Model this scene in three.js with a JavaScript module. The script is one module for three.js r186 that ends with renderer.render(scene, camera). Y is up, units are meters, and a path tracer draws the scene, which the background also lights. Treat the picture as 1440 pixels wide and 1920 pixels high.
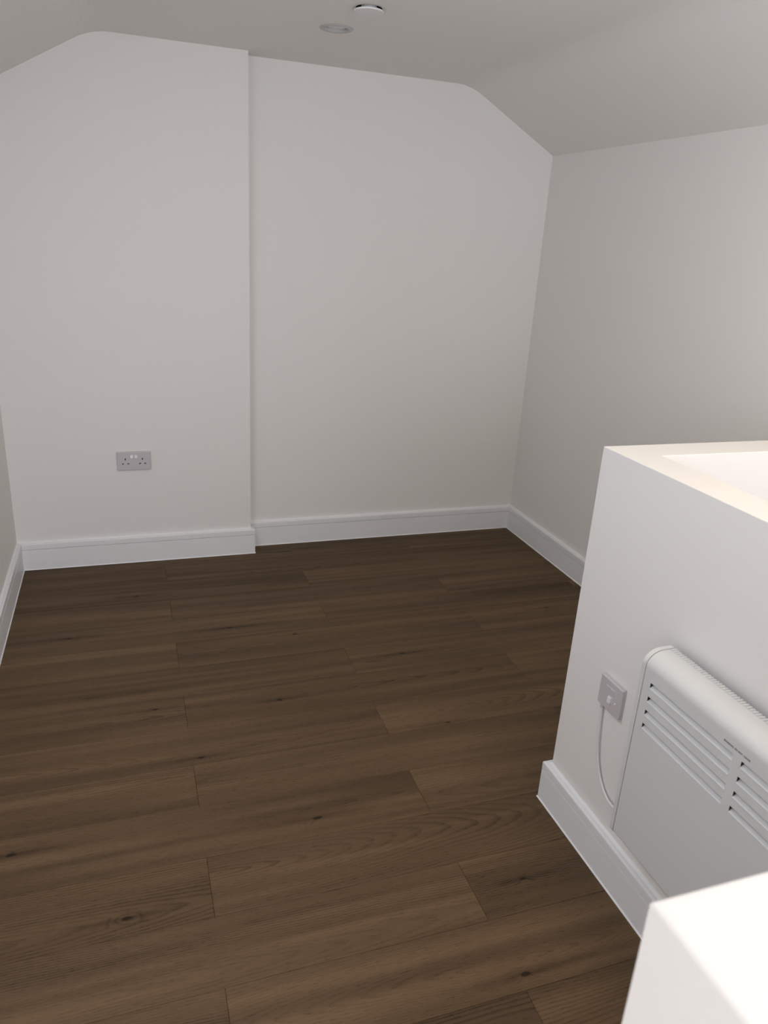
import * as THREE from 'three';
import { mergeGeometries } from 'three/addons/utils/BufferGeometryUtils.js';
import { Brush, Evaluator, SUBTRACTION } from 'three-bvh-csg';
import { RoundedBoxGeometry } from 'three/addons/geometries/RoundedBoxGeometry.js';
import { TextGeometry } from 'three/addons/geometries/TextGeometry.js';
import { FontLoader } from 'three/addons/loaders/FontLoader.js';
import { RectAreaLightUniformsLib } from 'three/addons/lights/RectAreaLightUniformsLib.js';

// ---------------------------------------------------------------- camera, daylight, exposure
const scene = new THREE.Scene();
const FOCAL = 1405.26;                                   // pixels, for the 1440 x 1920 frame
const camera = new THREE.PerspectiveCamera(2 * Math.atan(960 / FOCAL) * 180 / Math.PI, 0.75, 0.03, 60);
camera.rotation.set(-0.35162, -0.34337, 0.060415, 'YXZ');
camera.position.set(-2.00789, 1.50244, 3.51686);
camera.focus = 2.4;
camera.userData.fStop = 6.6;
scene.add(camera);

const SKY = new THREE.Color().setRGB(0.80, 0.93, 1.12);
scene.background = SKY.clone();                          // bright overcast sky, enters through the roof openings and the gable window only
RectAreaLightUniformsLib.init();
// unseen openings added for their light: centre, size, tuned colour of each area light
const ADDED_OPENINGS = {
  gable: { x: -1.38, y: 1.06, w: 1.45, h: 1.75, light: [5.1, 5.2, 5.8] },
  leftNear: { z: 1.95, w: 0.42, h: 0.9, light: [10.0, 11.1, 13.4] },
  overStairs: { x: -0.83, z: 2.70, w: 0.30, h: 0.90, light: [7.3, 5.9, 4.0] },
};
function openingLight(w, h, at, towards, [r, g, b]) {
  const m = Math.max(r, g, b), l = new THREE.RectAreaLight(new THREE.Color().setRGB(r / m, g / m, b / m), m, w, h);
  l.position.set(...at); l.lookAt(...towards); l.name = 'added_opening_light'; scene.add(l);
}
const EXPOSURE = 1.0;

// ---------------------------------------------------------------- room measures (metres), origin in the right back corner
const W = 2.51, D = 0.0906, XS = -1.4705;                // room width, how far the left part of the back wall stands proud, where it steps
const YK = 2.1628, XK = -0.4604, YR = 1.9108, XL = -2.0553, YL = YK - 0.5648 * (W + XL);
const XB = -0.9244, ZB = 2.0317, HB = 1.0586, RW = 0.0955;   // stair half wall: left face, far face, height, thickness
const PX = -1.6665, PZ = 3.1918;                         // near half wall: left face, far face
const ZG = 4.7;                                          // wall behind the photographer
const TS = 0.0188, HS = 0.1253, HG = 0.0979;             // skirting thickness, height, groove

// ---------------------------------------------------------------- helpers
function rng(seed) { let s = seed >>> 0; return () => { s = (s + 0x6D2B79F5) >>> 0; let t = Math.imul(s ^ (s >>> 15), 1 | s); t = (t + Math.imul(t ^ (t >>> 7), 61 | t)) ^ t; return ((t ^ (t >>> 14)) >>> 0) / 4294967296; }; }
const used = {};
function numbered(name) { const n = used[name] = (used[name] ?? -1) + 1; return n ? `${name}_${String(n).padStart(3, '0')}` : name; }
function mesh(name, geometry, material, parent = scene) {
  const m = new THREE.Mesh(Array.isArray(geometry) ? mergeGeometries(geometry.map((g) => { const n = g.index ? g.toNonIndexed() : g; for (const k of Object.keys(n.attributes)) if (!['position', 'normal', 'uv'].includes(k)) n.deleteAttribute(k); return n; })) : geometry, material);
  m.name = parent === scene ? numbered(name) : name; m.castShadow = m.receiveShadow = true; parent.add(m); return m;
}
function structure(name, geometry, material, label) { const m = mesh(name, geometry, material); m.userData.kind = 'structure'; if (label) m.userData.label = label; return m; }
function thing(name, label, category, at) { const g = new THREE.Group(); g.name = numbered(name); g.position.set(...at); g.userData = { label, category }; scene.add(g); return g; }
function box(x0, x1, y0, y1, z0, z1) { const g = new THREE.BoxGeometry(x1 - x0, y1 - y0, z1 - z0); g.translate((x0 + x1) / 2, (y0 + y1) / 2, (z0 + z1) / 2); return g; }
function rbox(x0, x1, y0, y1, z0, z1, r, s = 3) { const g = new RoundedBoxGeometry(x1 - x0, y1 - y0, z1 - z0, s, r); g.translate((x0 + x1) / 2, (y0 + y1) / 2, (z0 + z1) / 2); return g; }
function extrude(points, depth, at = 0, holes = []) {     // outline in x, y; depth along z from at
  const s = new THREE.Shape(points.map((p) => new THREE.Vector2(...p)));
  for (const h of holes) s.holes.push(new THREE.Path(h.map((p) => new THREE.Vector2(...p))));
  const g = new THREE.ExtrudeGeometry(s, { depth, bevelEnabled: false }); g.translate(0, 0, at); return g;
}
function dataTexture(w, h, fill, srgb = true) {
  const a = new Uint8Array(w * h * 4); fill(a);
  const t = new THREE.DataTexture(a, w, h); t.magFilter = THREE.LinearFilter; t.minFilter = THREE.LinearMipmapLinearFilter; t.generateMipmaps = true; t.wrapS = t.wrapT = THREE.RepeatWrapping;
  if (srgb) t.colorSpace = THREE.SRGBColorSpace; t.needsUpdate = true; return t;
}
function noise(seed) {                                    // smooth value noise in the plane
  const p = new Float32Array(4096), r = rng(seed); for (let i = 0; i < 4096; i++) p[i] = r();
  return (x, y) => {
    const xi = Math.floor(x), yi = Math.floor(y); let u = x - xi, v = y - yi; u = u * u * (3 - 2 * u); v = v * v * (3 - 2 * v);
    const i = (a, b) => p[((a * 73) ^ (b * 179)) & 4095];
    const a = i(xi, yi), b = i(xi + 1, yi), c = i(xi, yi + 1), d = i(xi + 1, yi + 1);
    return a + (b - a) * u + (c - a) * v + (a - b - c + d) * u * v;
  };
}
const smooth = (a, b, x) => { const t = Math.min(1, Math.max(0, (x - a) / (b - a))); return t * t * (3 - 2 * t); };

// ---------------------------------------------------------------- materials
const rollerTexture = dataTexture(256, 256, (a) => { const n1 = noise(3), n2 = noise(4); for (let y = 0, k = 0; y < 256; y++) for (let x = 0; x < 256; x++, k += 4) { const q = 128 + 70 * (n1(x * 0.25, y * 0.25) - 0.5) + 80 * (n2(x * 0.6, y * 0.6) - 0.5); a[k] = a[k + 1] = a[k + 2] = q; a[k + 3] = 255; } }, false);
rollerTexture.repeat.set(6, 6);
const paint = new THREE.MeshStandardMaterial({ color: new THREE.Color().setRGB(0.87, 0.843, 0.798), roughness: 0.85, bumpMap: rollerTexture, bumpScale: 0.00006 });
const ceilingPaint = new THREE.MeshStandardMaterial({ color: new THREE.Color().setRGB(0.87, 0.843, 0.798), roughness: 0.95 });
const skirtingPaint = new THREE.MeshStandardMaterial({ color: new THREE.Color().setRGB(0.89, 0.885, 0.875), roughness: 0.42 });
const plastic = new THREE.MeshPhysicalMaterial({ color: new THREE.Color().setRGB(0.62, 0.575, 0.585), roughness: 0.35, clearcoat: 0.3, clearcoatRoughness: 0.25 });
const plasticBright = new THREE.MeshStandardMaterial({ color: new THREE.Color().setRGB(0.84, 0.80, 0.81), roughness: 0.3 });
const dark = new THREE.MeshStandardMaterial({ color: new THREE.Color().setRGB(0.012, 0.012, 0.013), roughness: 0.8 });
const heaterWhite = new THREE.MeshStandardMaterial({ color: new THREE.Color().setRGB(0.70, 0.70, 0.685), roughness: 0.45 });
const glass = new THREE.MeshPhysicalMaterial({ color: 0xffffff, transmission: 1, roughness: 0, thickness: 0, ior: 1.5 });
const fixture = new THREE.MeshStandardMaterial({ color: new THREE.Color().setRGB(0.50, 0.50, 0.48), roughness: 0.4 });
const lensGrey = new THREE.MeshStandardMaterial({ color: new THREE.Color().setRGB(0.74, 0.75, 0.72), roughness: 0.35 });
const discWhite = new THREE.MeshStandardMaterial({ color: new THREE.Color().setRGB(0.86, 0.845, 0.83), roughness: 0.5 });
const subfloorBoard = new THREE.MeshStandardMaterial({ color: new THREE.Color().setRGB(0.10, 0.07, 0.05), roughness: 0.9 });
const ink = new THREE.MeshStandardMaterial({ color: new THREE.Color().setRGB(0.05, 0.05, 0.055), roughness: 0.6 });

// ---------------------------------------------------------------- walls and ceiling
function arc(a, k, b, r, n = 8) {                         // rounded corner at k between a and b
  const v = (p, q) => { const dx = q[0] - p[0], dy = q[1] - p[1], l = Math.hypot(dx, dy); return [dx / l, dy / l]; };
  const u = v(k, a), w = v(k, b), out = [];
  for (let i = 0; i <= n; i++) { const t = i / n, A = (1 - t) * (1 - t), B = t * t, C = 2 * t * (1 - t); out.push([k[0] * C + (k[0] + u[0] * r) * A + (k[0] + w[0] * r) * B, k[1] * C + (k[1] + u[1] * r) * A + (k[1] + w[1] * r) * B]); }
  return out;
}
const under = [[-W, YL], ...arc([-W, YL], [XL, YK], [XK, YK], 0.07), ...arc([XL, YK], [XK, YK], [0, YR], 0.07), [0, YR]];   // underside of the ceiling, left to right
const TOP = YK + 0.22;
const slabFull = [...under, [0.16, YR], [0.16, TOP], [-W - 0.16, TOP], [-W - 0.16, YL]];
const evaluator = new Evaluator(); evaluator.useGroups = false;
function pierce(geometry, cutters) { let a = new Brush(geometry); a.updateMatrixWorld(); for (const c of cutters) { const b = new Brush(c); b.updateMatrixWorld(); a = evaluator.evaluate(a, b, SUBTRACTION); } return a.geometry; }
const slopes = { left: { mid: [(-W + XL) / 2, (YL + YK) / 2], turn: Math.atan2(YK - YL, XL + W) }, right: { mid: [XK / 2, (YK + YR) / 2], turn: Math.atan2(YR - YK, -XK) } };
function onSlope(side, g, z) { const { mid, turn } = slopes[side]; g.rotateZ(turn); g.translate(mid[0], mid[1], z); return g; }   // geometry built flat, y up out of the roof
const DOWNLIGHT = [-1.252, 0.622], DISC = [-1.226, 0.912];   // x, z of the two round fittings
const addedRoofWindows = [['left', ADDED_OPENINGS.leftNear]], OS = ADDED_OPENINGS.overStairs;
structure('ceiling', pierce(extrude(slabFull, ZG + 0.32, -0.16), addedRoofWindows.map(([side, o]) => onSlope(side, box(-o.w / 2, o.w / 2, -0.3, 1, -o.h / 2, o.h / 2), o.z)).concat([box(OS.x - OS.w / 2, OS.x + OS.w / 2, 1.5, 3, OS.z - OS.h / 2, OS.z + OS.h / 2)], [[...DOWNLIGHT, 0.0515, 0.05], [...DISC, 0.0415, 0.03]].map(([x, z, r, d]) => { const g = new THREE.CylinderGeometry(r, r, 2 * d, 48); g.translate(x, YK, z); return g; }))), ceilingPaint, 'white plastered ceiling, flat in the middle with a slope down each side');
const gable = (x0, x1) => [[x0, 0], [x1, 0], [x1, x1 === 0 ? YR : YK], ...under.filter((p) => p[0] > x0 + 1e-4 && p[0] < x1 - 1e-4).reverse(), [x0, x0 === -W ? YL : YK]];
structure('wall_back', [extrude(gable(XS, 0), 0.16, -0.16), extrude(gable(-W, XS), 0.16 + D, -0.16)], paint, 'white end wall whose left part stands slightly proud');
const STAIR_DEEP = -2.6;
const OG = ADDED_OPENINGS.gable;
structure('wall_left', box(-W - 0.16, -W, -0.2, YL, -0.16, ZG + 0.16), paint, 'white low wall along the left');
structure('wall_right', box(0, 0.16, STAIR_DEEP, YR, -0.16, ZG + 0.16), paint, 'white low wall along the right');
structure('wall_front', pierce(extrude(gable(-W, 0), 0.16, ZG), [box(OG.x - OG.w / 2, OG.x + OG.w / 2, OG.y - OG.h / 2, OG.y + OG.h / 2, ZG - 1, ZG + 1)]), paint, 'white gable wall behind the photographer');

// half walls around the stairs: rims with slightly eased edges
function flat(points, y0, y1, r) {                        // plan outline in x, z raised from y0 to y1, edges eased by r
  const g = new THREE.ExtrudeGeometry(new THREE.Shape(points.map(([x, z]) => new THREE.Vector2(x, -z))), { depth: y1 - y0 - 2 * r, bevelEnabled: true, bevelThickness: r, bevelSize: r, bevelOffset: -r, bevelSegments: 3 });
  g.rotateX(-Math.PI / 2); g.translate(0, y0 + r, 0); return g;
}
structure('wall_stairwell', flat([[XB, ZB], [0.05, ZB], [0.05, ZB + RW], [XB + RW, ZB + RW], [XB + RW, PZ + 0.05], [XB, PZ + 0.05]], STAIR_DEEP, HB, 0.002), paint, 'white half wall boxing in the stairwell, with the heater on its side');
structure('wall_near', flat([[PX, PZ], [XB + RW, PZ], [XB + RW, PZ + 0.4], [PX, PZ + 0.4]], STAIR_DEEP, HB, 0.004), paint, 'white corner of the half wall nearest the camera, out of focus');
structure('wall_stair_end', [box(PX, 0, STAIR_DEEP, 0, ZG, ZG + 0.16), box(PX - 0.1, PX, STAIR_DEEP, -0.2, PZ, ZG + 0.16)], paint, 'white walls of the stairwell below the floor');
structure('floor_lower', box(PX, 0.16, STAIR_DEEP - 0.1, STAIR_DEEP, ZB, ZG + 0.16), paint, 'floor of the storey below the stairs');

// ---------------------------------------------------------------- added windows, out of view, with area lights for daylight
{
  const frame = new THREE.MeshStandardMaterial({ color: 0xf2f2f0, roughness: 0.4 }), v = new THREE.Vector3(), f = 0.04;
  let n = 0;
  // built flat in x (w) and z (h) with y pointing out of the room, then put in place
  const windowAt = (o, label, place) => {
    const g = new THREE.Group(); g.name = `window_${++n}`; g.userData = { kind: 'structure', label }; scene.add(g);
    const a = o.w / 2, b = o.h / 2;
    mesh('frame', [box(-a, -a + f, 0.08, 0.13, -b, b), box(a - f, a, 0.08, 0.13, -b, b), box(-a + f, a - f, 0.08, 0.13, -b, -b + f), box(-a + f, a - f, 0.08, 0.13, b - f, b)].map(place), frame, g);
    mesh('pane', place(box(-a + f, a - f, 0.10, 0.106, -b + f, b - f)), glass, g);
    const p = new THREE.BufferGeometry().setFromPoints([v.set(0, 0.02, 0).clone(), v.set(0, -1, 0).clone()]); const q = place(p).attributes.position;
    return [[q.getX(0), q.getY(0), q.getZ(0)], [q.getX(1), q.getY(1), q.getZ(1)]];
  };
  const labels = ['unseen roof window added in the left slope for its light'];
  addedRoofWindows.forEach(([side, o], i) => { const [at, to] = windowAt(o, labels[i], (g) => onSlope(side, g, o.z)); openingLight(o.w - 0.02, o.h - 0.02, at, to, o.light); });
  { const [at, to] = windowAt(OS, 'narrow unseen rooflight added above the stair wall for its light', (g) => { g.translate(OS.x, TOP - 0.09, OS.z); return g; }); at[1] = YK + 0.03; to[2] -= 1e-4; openingLight(OS.w - 0.01, OS.h - 0.01, at, to, OS.light); }
  { const [at, to] = windowAt(OG, 'tall gable window added behind the photographer for its light', (g) => { g.rotateX(Math.PI / 2); g.translate(OG.x, OG.y, ZG); return g; }); openingLight(OG.w - 0.02, OG.h - 0.02, at, to, OG.light); }
}

// ---------------------------------------------------------------- floor: planks laid across the room, joints staggered by half a plank
function plankTexture(seed, tone, knots, pith) {
  const TW = 1024, TH = 160, L = 1.22, B = 0.1825, r = rng(seed);
  const n1 = noise(seed * 7 + 1), n2 = noise(seed * 7 + 2), n3 = noise(seed * 7 + 3), n4 = noise(seed * 7 + 4), n5 = noise(seed * 7 + 5);
  const own = [r() * L, (0.1 + 0.8 * r()) * B, (r() < 0.5 ? -1 : 1) * (0.02 + 0.06 * r()), 0.008 + 0.022 * r()];
  const [u0, v0, slope, deep] = pith ?? own; const spacing = 0.0050 + 0.003 * r();
  return dataTexture(TW, TH, (a) => {
    for (let y = 0, k = 0; y < TH; y++) for (let x = 0; x < TW; x++, k += 4) {
      const u = x / TW * L, v = y / TH * B;
      let bend = 0, spot = 0, smear = 0;
      for (const [ku, kv, s] of knots) {
        const du = u - ku, dv = v - kv, e = Math.exp(-(du * du) / (s * s * 30) - (dv * dv) / (s * s * 5));
        bend += 0.016 * (s / 0.006) * e;
        const q = du * du / (s * s * 3.2) + dv * dv / (s * s * 0.55) + 0.7 * (n5(u * 300, v * 500) - 0.5); spot = Math.max(spot, 1 - smooth(0.3, 1.5, q));
        smear += Math.exp(-(du * du) / (s * s * 380) - (dv * dv) / (s * s * 2.6)) * (0.55 + 0.45 * n2(u * 30, v * 160));
      }
      const f = v - v0 + 0.03 * (n1(u * 1.3, 3.3) - 0.5) + 0.010 * (n1(u * 5, v * 9) - 0.5), dd = deep + slope * (u - u0) + 0.02 * (n2(u * 1.7, 8.1) - 0.5);
      const rr = Math.sqrt(f * f + dd * dd * 0.5) + bend + 0.005 * (n3(u * 4, v * 30) - 0.5) + 0.0015 * (n4(u * 22, v * 140) - 0.5);
      const ph = rr / spacing, fr = ph - Math.floor(ph), late = smooth(0.45, 0.93, fr) * (1 - smooth(0.95, 1, fr));
      const ringDepth = 0.35 + 0.65 * smooth(0.35, 0.75, n3(ph * 0.21 + 9, u * 0.8));
      const band = n2(u * 0.9 + 5, v * 26) - 0.5, band2 = n3(u * 2.4 + 7, v * 55 + 2) - 0.5;
      const pore = smooth(0.62, 0.9, n4(u * 70, v * 1100)) * (0.4 + 0.6 * late), fleck = n5(u * 42, v * 640) - 0.5, fine = n1(u * 160, v * 1500) - 0.5;
      let m = 1 + tone + 0.27 * band + 0.22 * band2 - 0.24 * late * ringDepth - 0.22 * pore + 0.10 * fleck + 0.06 * fine;
      m -= 0.34 * Math.min(1.3, smear); m *= 1 - 0.6 * spot;
      m = Math.max(0.16, m);
      const warm = 0.5 * (1 - m) + 0.25 * band;          // darker streaks are browner
      a[k] = Math.min(255, 99 * m ** 0.75 * (1 + 0.05 * warm)); a[k + 1] = Math.min(255, 79 * m ** 0.8 * (1 - 0.02 * warm)); a[k + 2] = Math.min(255, 57 * m ** 0.86 * (1 - 0.16 * warm)); a[k + 3] = 255;
    }
  });
}
const floor = new THREE.Group(); floor.name = 'floor'; floor.userData = { kind: 'structure', label: 'brown oak plank floor' }; scene.add(floor);
{
  const L = 1.22, B = 0.1825, T = 0.008, GAP = 0.0003;
  // knots (metres in the room) seen in the photograph
  const KNOTS = [[-1.581, 1.932, 0.0075], [-1.673, 0.828, 0.007], [-2.079, 2.128, 0.006], [-1.43, 0.935, 0.006], [-2.27, 0.78, 0.006], [-2.02, 0.47, 0.006], [-1.19, 0.095, 0.006], [-1.30, 0.12, 0.005], [-1.252, 2.507, 0.007], [-1.06, 1.17, 0.006], [-1.575, 1.36, 0.005], [-1.86, 1.60, 0.006], [-1.06, 1.62, 0.005], [-2.35, 1.86, 0.007], [-0.30, 0.95, 0.005], [-1.13, 2.27, 0.005], [-1.98, 1.32, 0.006]];
  const PITH = { '11_0': [0.10, 0.055, 0.16, 0.004], '8_0': [0.08, 0.10, 0.15, 0.004], '13_0': [0.62, 0.10, 0.12, 0.006], '7_0': [0.45, 0.09, 0.10, 0.006] };
  const cut = (x0, x1, z0, z1) => {
    if (x1 - x0 < 0.004 || z1 - z0 < 0.004) return null;
    const c = 0.0006, s = new THREE.Shape([new THREE.Vector2(x0 + GAP, -z0 - GAP), new THREE.Vector2(x1 - GAP, -z0 - GAP), new THREE.Vector2(x1 - GAP, -z1 + GAP), new THREE.Vector2(x0 + GAP, -z1 + GAP)].reverse());
    const g = new THREE.ExtrudeGeometry(s, { depth: T - c, bevelEnabled: true, bevelThickness: c, bevelSize: c, bevelOffset: -c, bevelSegments: 1 });
    g.rotateX(-Math.PI / 2); g.translate(0, -T, 0); return g;
  };
  const mats = new Map();
  let count = 0;
  for (let row = 0; row * B - 0.0125 < ZG; row++) {
    const z0 = row * B - 0.0125, z1 = z0 + B, limit = z1 < ZB + 0.02 ? 0 : z1 < PZ + 0.05 ? XB + 0.05 : PX + 0.06;
    const joint = row % 2 ? -1.885 : -1.27;
    for (let i = -2; i < 3; i++) {
      const a = joint + i * L, b = a + L; if (b < -W || a > limit) continue;
      const x0 = Math.max(a, -W), x1 = Math.min(b, limit), g = cut(x0, x1, Math.max(z0, 0), Math.min(z1, ZG)); if (!g) continue;
      const p = g.attributes.position, uv = g.attributes.uv;
      for (let k = 0; k < p.count; k++) uv.setXY(k, (p.getX(k) - a) / L, (p.getZ(k) - z0) / B);
      count++;
      const id = row < 16 ? count : 10 + (count % 22);
      if (!mats.has(id)) {
        const r = rng(900 + id * 13), own = KNOTS.filter(([x, z]) => x > a && x < b && z > z0 && z < z1).map(([x, z, s]) => [x - a, z - z0, s]);
        const map = plankTexture(500 + id, 0.16 * (r() - 0.5), own, PITH[`${row}_${i}`]);
        mats.set(id, new THREE.MeshPhysicalMaterial({ map, bumpMap: map, bumpScale: 0.0003, roughness: 0.58, specularIntensity: 0.35 }));
      }
      mesh('plank', g, mats.get(id), floor);
    }
  }
  mesh('subfloor', [box(-W, 0, -0.2, -T - 0.0005, -0.1, ZB + 0.03), box(-W, XB + 0.02, -0.2, -T - 0.0005, ZB + 0.03, PZ + 0.03), box(-W, PX + 0.02, -0.2, -T - 0.0005, PZ + 0.03, ZG)], subfloorBoard, floor);
}

// ---------------------------------------------------------------- skirting boards: one grooved section swept along the walls with mitred corners
const SECTION = [[-0.002, 0], [TS + 0.003, 0], [TS + 0.0022, 0.0022], [TS, 0.004], [TS, HG - 0.0022], [TS - 0.0008, HG - 0.0012], [TS - 0.0065, HG - 0.0012], [TS - 0.0065, HG + 0.0014], [TS, HG + 0.0014], [TS, HS - 0.004], [TS - 0.0012, HS - 0.0012], [TS - 0.004, HS], [0.0065, HS], [0.0055, HS + 0.0016], [0.0028, HS + 0.003], [0, HS + 0.0055], [-0.002, HS + 0.0055]];
function sweep(path, closedEnds = true) {                 // path of [x, z]; the room lies to the left-hand side of travel as seen from above
  const n = path.length, rows = [];
  for (let i = 0; i < n; i++) {
    const d = (a, b) => { const x = b[0] - a[0], z = b[1] - a[1], l = Math.hypot(x, z); return [x / l, z / l]; };
    const e = i > 0 ? d(path[i - 1], path[i]) : d(path[0], path[1]), f = i < n - 1 ? d(path[i], path[i + 1]) : e;
    const ne = [-e[1], e[0]], nf = [-f[1], f[0]], m = [ne[0] + nf[0], ne[1] + nf[1]], k = 2 / (m[0] * m[0] + m[1] * m[1]);
    rows.push(SECTION.map(([o, y]) => [path[i][0] + m[0] * k * o, y, path[i][1] + m[1] * k * o]));
  }
  const pos = [], quad = (a, b, c, d) => pos.push(...a, ...b, ...c, ...a, ...c, ...d);
  for (let i = 0; i < n - 1; i++) for (let j = 0; j < SECTION.length - 1; j++) quad(rows[i][j], rows[i][j + 1], rows[i + 1][j + 1], rows[i + 1][j]);
  if (closedEnds) for (const [q, flip] of [[rows[0], true], [rows[n - 1], false]]) for (const t of THREE.ShapeUtils.triangulateShape(SECTION.map((p) => new THREE.Vector2(...p)), [])) for (const v of flip ? [t[0], t[1], t[2]] : [t[0], t[2], t[1]]) pos.push(...q[v]);
  const g = new THREE.BufferGeometry(); g.setAttribute('position', new THREE.Float32BufferAttribute(pos, 3)); g.setAttribute('uv', new THREE.Float32BufferAttribute(new Float32Array(pos.length / 3 * 2), 2)); g.computeVertexNormals(); return g;
}
// each run is cut from one continuous path, so that its mitres meet those of the next run
function runs(path) { const out = []; for (let i = 0; i < path.length - 1; i++) out.push([path[i], path[i + 1]]); return out; }
function mitred(path, from, to) {                          // the pieces from..to of a longer path, with the mitres of the whole path
  const all = sweep(path, true), per = (SECTION.length - 1) * 6 * 3, p = all.attributes.position.array.slice(from * per, to * per);
  const g = new THREE.BufferGeometry(); g.setAttribute('position', new THREE.Float32BufferAttribute(p, 3)); g.setAttribute('uv', new THREE.Float32BufferAttribute(new Float32Array(p.length / 3 * 2), 2)); g.computeVertexNormals(); return g;
}
const around = [[-W, ZG], [-W, D], [XS, D], [XS, 0], [0, 0], [0, ZB], [XB, ZB], [XB, PZ], [PX, PZ], [PX, PZ + 0.4]];
structure('baseboard_left', mitred(around, 0, 1), skirtingPaint, 'white grooved skirting board along the left wall');
structure('baseboard_back', mitred(around, 1, 4), skirtingPaint, 'white grooved skirting board along the back wall, stepping with it');
structure('baseboard_right', mitred(around, 4, 5), skirtingPaint, 'white grooved skirting board along the right wall');
structure('baseboard_stairwell', mitred(around, 5, 7), skirtingPaint, 'white grooved skirting board around the half wall below the heater');
structure('baseboard_near', mitred(around, 7, 9), skirtingPaint, 'skirting board of the near half wall');

// ---------------------------------------------------------------- double socket on the back wall
{
  const x = -2.0667 + 0.073, y = 0.4493 + 0.043;
  const t = thing('double_socket', 'white double power socket with two rocker switches low on the back wall', 'socket', [x, y, D]);
  const w = 0.146, h = 0.086;
  const holes = [];
  for (const cx of [-0.0365, 0.0365]) holes.push([cx, 0.0085, 0.0046, 0.0088], [cx - 0.0112, -0.0125, 0.0076, 0.0050], [cx + 0.0112, -0.0125, 0.0076, 0.0050]);
  // faceplate with its pin holes cut into it
  mesh('faceplate', pierce(rbox(-w / 2, w / 2, -h / 2, h / 2, 0, 0.0105, 0.0035, 4), holes.map(([cx, cy, hw, hh]) => box(cx - hw / 2, cx + hw / 2, cy - hh / 2, cy + hh / 2, 0.004, 0.02))), plastic, t);
  for (const [cx, cy, hw, hh] of holes) mesh('pin_hole', box(cx - hw / 2, cx + hw / 2, cy - hh / 2, cy + hh / 2, 0.0041, 0.0088), dark, t);
  mesh('switch_surround', rbox(-0.019, 0.019, 0.0115, 0.0295, 0.0095, 0.0112, 0.0008), plastic, t);
  for (const cx of [-0.0092, 0.0092]) { const k = rbox(-0.0062, 0.0062, -0.0072, 0.0072, 0, 0.0045, 0.0012); k.rotateX(-0.12); k.translate(cx, 0.0205, 0.0102); mesh('rocker', k, plasticBright, t); }
}

// ---------------------------------------------------------------- switched fuse outlet beside the heater (on the left face of the half wall)
{
  const y = 0.4843, z = 2.2305;
  const t = thing('fused_spur', 'white square fused switch plate with a cable below it, left of the heater', 'switch', [XB, y, z]);
  t.rotation.y = -Math.PI / 2;                            // local x runs along the wall towards the camera, local z out of the wall
  const w = 0.087, h = 0.083;
  mesh('back_plate', rbox(-w / 2, w / 2, -h / 2, h / 2, 0, 0.005, 0.0015), plastic, t);
  mesh('faceplate', rbox(-w / 2 + 0.0005, w / 2 - 0.0005, -h / 2 + 0.0005, h / 2 - 0.0005, 0.004, 0.0125, 0.0035, 4), plastic, t);
  const carrier = mesh('fuse_carrier', [rbox(-0.0165, 0.0165, 0.006, 0.0245, 0.0115, 0.0138, 0.001), rbox(-0.0150, -0.004, 0.020, 0.0225, 0.0132, 0.0150, 0.0006), rbox(0.002, 0.013, 0.020, 0.0225, 0.0132, 0.0150, 0.0006)], plastic, t);
  const k = rbox(-0.0062, 0.0062, -0.0085, 0.0085, 0, 0.006, 0.0014); k.rotateX(-0.1); k.translate(0.004, -0.0085, 0.0110); mesh('rocker', k, plasticBright, t);
  const c = new THREE.CylinderGeometry(0.0026, 0.0026, 0.002, 20); c.rotateX(Math.PI / 2); c.translate(0.0245, -0.0075, 0.0130); mesh('indicator', c, plasticBright, t);
  const n = new THREE.CylinderGeometry(0.0045, 0.0052, 0.010, 20); n.translate(-0.0265, -h / 2 - 0.0035, 0.0065); mesh('cable_outlet', n, plastic, t);
}

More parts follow.
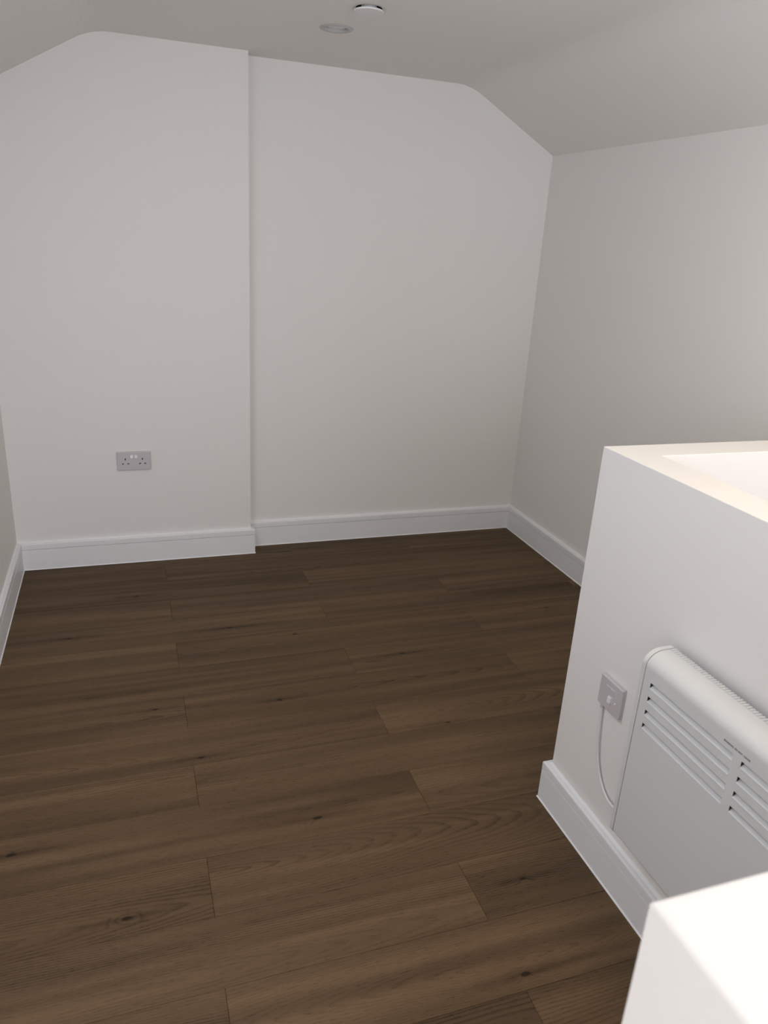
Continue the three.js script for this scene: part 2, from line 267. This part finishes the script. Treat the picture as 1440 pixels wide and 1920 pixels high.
// ---------------------------------------------------------------- panel heater on the half wall
{
  const Z0 = 2.4025, LEN = 0.56, Y0 = 0.252, Y1 = 0.724, DEP = 0.086, GAPW = 0.018;
  const t = thing('panel_heater', 'white wall-mounted panel heater with two banks of long louvre slots', 'heater', [XB, Y0, Z0]);
  t.rotation.y = -Math.PI / 2;                            // local x along the wall towards the camera, local y up, local z out of the wall
  const H = Y1 - Y0, cap = 0.012;
  const pitch = 0.0326, slotH = 0.0155, slotTop = 0.4118, deep = 0.0115, banks = [[0.034, 0.270], [0.290, 0.526]];
  // side profile of the casing: flat front, generous round shoulder at the top, small round at the bottom; z out of the wall
  const shoulder = 0.040, zf = DEP, zb = GAPW + 0.004;
  const outline = (inset) => {
    const p = [], f = zf - inset, y1 = H - inset, r = shoulder;
    p.push([zb, inset]); p.push([f - 0.008, inset]);
    for (let i = 1; i <= 6; i++) { const a = -Math.PI / 2 + i / 6 * Math.PI / 2; p.push([f - 0.008 + 0.008 * Math.cos(a), inset + 0.008 + 0.008 * Math.sin(a)]); }
    for (let i = 0; i <= 14; i++) { const a = i / 14 * Math.PI / 2; p.push([f - r + r * Math.cos(a), y1 - r * 0.82 + r * 0.82 * Math.sin(a)]); }
    p.push([zb, y1]); return p;
  };
  const side = (inset, x0, x1) => { const g = extrude(outline(inset).map(([z, y]) => [-z, y]), x1 - x0); g.rotateY(Math.PI / 2); g.translate(x0, 0, 0); return g; };   // shape x = -z turned so that it lies along local x
  // front sheet with slots: built as a grid of strips so that the louvres are pressed into it
  const pos = [], quad = (a, b, c, d) => pos.push(...a, ...b, ...c, ...a, ...c, ...d);
  const prof = outline(0.0), xA = cap, xB = LEN - cap;
  // curved parts above and below the flat
  const flatLo = 0.010, flatHi = H - shoulder * 0.82;
  const lower = prof.filter((p) => p[1] <= 0.0081), upper = prof.filter((p) => p[1] >= flatHi - 1e-6);
  for (const strip of [[...lower, [zf, flatLo]], upper]) for (let i = 0; i < strip.length - 1; i++) quad([xA, strip[i][1], strip[i][0]], [xB, strip[i][1], strip[i][0]], [xB, strip[i + 1][1], strip[i + 1][0]], [xA, strip[i + 1][1], strip[i + 1][0]]);
  // flat zone
  const rect = (x0, x1, y0, y1) => quad([x0, y0, zf], [x1, y0, zf], [x1, y1, zf], [x0, y1, zf]);
  const slots = []; for (let k = 0; k < 4; k++) for (const [a, b] of banks) slots.push([a, b, slotTop - k * pitch - slotH, slotTop - k * pitch]);
  const ys = [flatLo]; for (let k = 3; k >= 0; k--) ys.push(slotTop - k * pitch - slotH, slotTop - k * pitch); ys.push(flatHi);
  for (let i = 0; i < ys.length - 1; i++) {
    const inSlot = i % 2 === 1;
    if (!inSlot) { rect(xA, xB, ys[i], ys[i + 1]); continue; }
    rect(xA, banks[0][0], ys[i], ys[i + 1]); rect(banks[0][1], banks[1][0], ys[i], ys[i + 1]); rect(banks[1][1], xB, ys[i], ys[i + 1]);
  }
  const front = new THREE.BufferGeometry(); front.setAttribute('position', new THREE.Float32BufferAttribute(pos, 3)); front.setAttribute('uv', new THREE.Float32BufferAttribute(new Float32Array(pos.length / 3 * 2), 2)); front.computeVertexNormals();
  const panel = mesh('front_panel', front, heaterWhite, t);
  // louvres: a blade that curves inwards from the lower lip to below the upper lip; the left end is open
  for (const [x0, x1, y0, y1] of slots) {
    const q = [], add = (a, b, c, d) => q.push(...a, ...b, ...c, ...a, ...c, ...d), N = 8, taper = 0.008;
    const curve = (s) => [y0 + (y1 - y0) * s, zf + 0.0014 * Math.sin(Math.PI * Math.min(1, s / 0.3)) - deep * smooth(0.12, 0.8, s)];
    for (let i = 0; i < N; i++) { const [ya, za] = curve(i / N), [yb, zb2] = curve((i + 1) / N); add([x0, ya, za], [x1 - taper * (zf - za) / deep, ya, za], [x1 - taper * (zf - zb2) / deep, yb, zb2], [x0, yb, zb2]); }
    const [yt, zt] = curve(1); add([x0, yt, zt], [x1 - taper, yt, zt], [x1, y1, zf], [x0, y1, zf]);          // underside of the upper lip
    for (let i = 0; i < N; i++) { const [ya, za] = curve(i / N), [yb, zb2] = curve((i + 1) / N); add([x1 - taper * (zf - za) / deep, ya, za], [x1, ya, zf], [x1, yb, zf], [x1 - taper * (zf - zb2) / deep, yb, zb2]); }
    const g = new THREE.BufferGeometry(); g.setAttribute('position', new THREE.Float32BufferAttribute(q, 3)); g.setAttribute('uv', new THREE.Float32BufferAttribute(new Float32Array(q.length / 3 * 2), 2)); g.computeVertexNormals();
    const blade = mesh('louvre', g, heaterWhite, panel);
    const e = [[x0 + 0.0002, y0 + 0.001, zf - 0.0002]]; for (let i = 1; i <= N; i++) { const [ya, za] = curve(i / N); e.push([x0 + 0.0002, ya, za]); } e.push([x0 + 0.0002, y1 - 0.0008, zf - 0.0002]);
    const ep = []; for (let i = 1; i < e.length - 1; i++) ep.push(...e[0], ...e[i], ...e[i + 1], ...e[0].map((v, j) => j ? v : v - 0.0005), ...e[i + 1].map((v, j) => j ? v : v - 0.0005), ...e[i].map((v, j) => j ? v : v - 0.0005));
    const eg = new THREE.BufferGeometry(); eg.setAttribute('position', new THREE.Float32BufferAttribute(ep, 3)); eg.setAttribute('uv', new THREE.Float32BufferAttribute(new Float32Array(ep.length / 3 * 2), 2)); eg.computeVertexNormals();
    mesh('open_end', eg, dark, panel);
  }
  mesh('end_cap', side(-0.0012, 0, cap - 0.0012), heaterWhite, t);
  mesh('end_cap', side(-0.0012, LEN - cap + 0.0012, LEN), heaterWhite, t);
  mesh('casing', [box(cap - 0.002, LEN - cap + 0.002, 0.004, H - 0.012, GAPW + 0.004, zf - deep - 0.004), box(cap - 0.002, LEN - cap + 0.002, 0.002, 0.008, GAPW + 0.004, zf - 0.010)], heaterWhite, t);
  // outlet comb along the back of the top
  const comb = []; for (let x = cap + 0.003; x < LEN - cap; x += 0.0078) comb.push(box(x, x + 0.0042, H - 0.004, H + 0.0017, zb - 0.001, zb + 0.012));
  const cm = mesh('outlet_comb', comb, heaterWhite, t); cm.userData.kind = 'stuff';
  for (const x of [0.10, LEN - 0.10]) mesh('wall_bracket', [box(x - 0.02, x + 0.02, 0.05, H - 0.05, 0, 0.003), box(x - 0.02, x - 0.017, 0.05, H - 0.05, 0.002, GAPW + 0.006), box(x + 0.017, x + 0.02, 0.05, H - 0.05, 0.002, GAPW + 0.006)], heaterWhite, t);
  // warning print on the shoulder
  const font = await new FontLoader().loadAsync('fonts/droid/droid_sans_bold.typeface.json');
  const words = new TextGeometry('WARNING  DO NOT  COVER', { font, size: 0.0036, depth: 0.00015, curveSegments: 3, bevelEnabled: false }); words.computeBoundingBox();
  const bw = words.boundingBox.max.x; words.scale(0.0645 / bw, 1, 1); words.translate(0.2425, 0.4225, zf + 0.0001);
  const lettering = mesh('lettering', words, ink, panel); lettering.userData.label = 'small black warning words printed above the slots';
  // flex from the outlet plate down and behind the heater; local x = z - Z0, local y = y - Y0
  const pts = [[2.2040, 0.4335, 0.0065], [2.2042, 0.4220, 0.0062], [2.2065, 0.395, 0.007], [2.2125, 0.345, 0.008], [2.2225, 0.302, 0.008], [2.2390, 0.262, 0.007], [2.2650, 0.231, 0.007], [2.2960, 0.2185, 0.009], [2.345, 0.226, 0.012], [2.395, 0.246, 0.014], [2.425, 0.275, 0.016], [2.44, 0.30, 0.026]].map(([z, y, o]) => new THREE.Vector3(z - Z0, y - Y0, o));
  const cord = mesh('power_cord', new THREE.TubeGeometry(new THREE.CatmullRomCurve3(pts), 80, 0.0034, 10), plasticBright, t); cord.userData.label = 'thin white cable looping from the switch plate to the heater';
}

// ---------------------------------------------------------------- ceiling fittings
{
  const t = thing('recessed_downlight', 'small recessed ceiling downlight, unlit, with a ring bezel, beside the flat disc', 'downlight', [DOWNLIGHT[0], YK, DOWNLIGHT[1]]);
  const turned = (p) => new THREE.LatheGeometry(p.map((q) => new THREE.Vector2(...q)), 64);
  mesh('bezel', turned([[0.038, 0.016], [0.0385, 0.004], [0.0405, -0.0015], [0.0445, -0.0044], [0.050, -0.0048], [0.0555, -0.0032], [0.058, -0.0008], [0.058, 0], [0.050, 0], [0.050, 0.016], [0.038, 0.016]]), fixture, t);
  mesh('lens', turned([[0, 0.0030], [0.030, 0.0034], [0.0383, 0.0056], [0.0383, 0.012], [0, 0.012]]), lensGrey, t);
  mesh('can', turned([[0, 0.044], [0.048, 0.044], [0.048, 0.012], [0.0385, 0.012], [0, 0.0125]]), fixture, t);
  const d = thing('ceiling_disc', 'flat white round cover plate hanging just clear of the ceiling', 'cover plate', [DISC[0], YK, DISC[1]]);
  const plate = new THREE.LatheGeometry([[0, -0.0118], [0.044, -0.0118], [0.0464, -0.0110], [0.047, -0.0095], [0.0466, -0.0070], [0.044, -0.0062], [0, -0.0062]].map((p) => new THREE.Vector2(...p)), 64); mesh('cover', plate, discWhite, d);
  const cup = new THREE.LatheGeometry([[0, -0.0062], [0.024, -0.0062], [0.0245, -0.005], [0.0245, 0.018], [0, 0.018]].map((p) => new THREE.Vector2(...p)), 48); mesh('cup', cup, discWhite, d);
  const shadow_well = new THREE.LatheGeometry([[0, 0.0285], [0.0405, 0.0285], [0.0405, 0.0005], [0.0412, 0.0005], [0.0412, 0.0295], [0, 0.0295]].map((p) => new THREE.Vector2(...p)), 48); mesh('shadow_well', shadow_well, dark, d);  // near-black lining paints the gap shadow above the disc
}

// ---------------------------------------------------------------- draw
const renderer = new THREE.WebGLRenderer({ antialias: true });
renderer.toneMapping = THREE.LinearToneMapping;
renderer.toneMappingExposure = EXPOSURE;
renderer.shadowMap.enabled = true;
renderer.render(scene, camera);
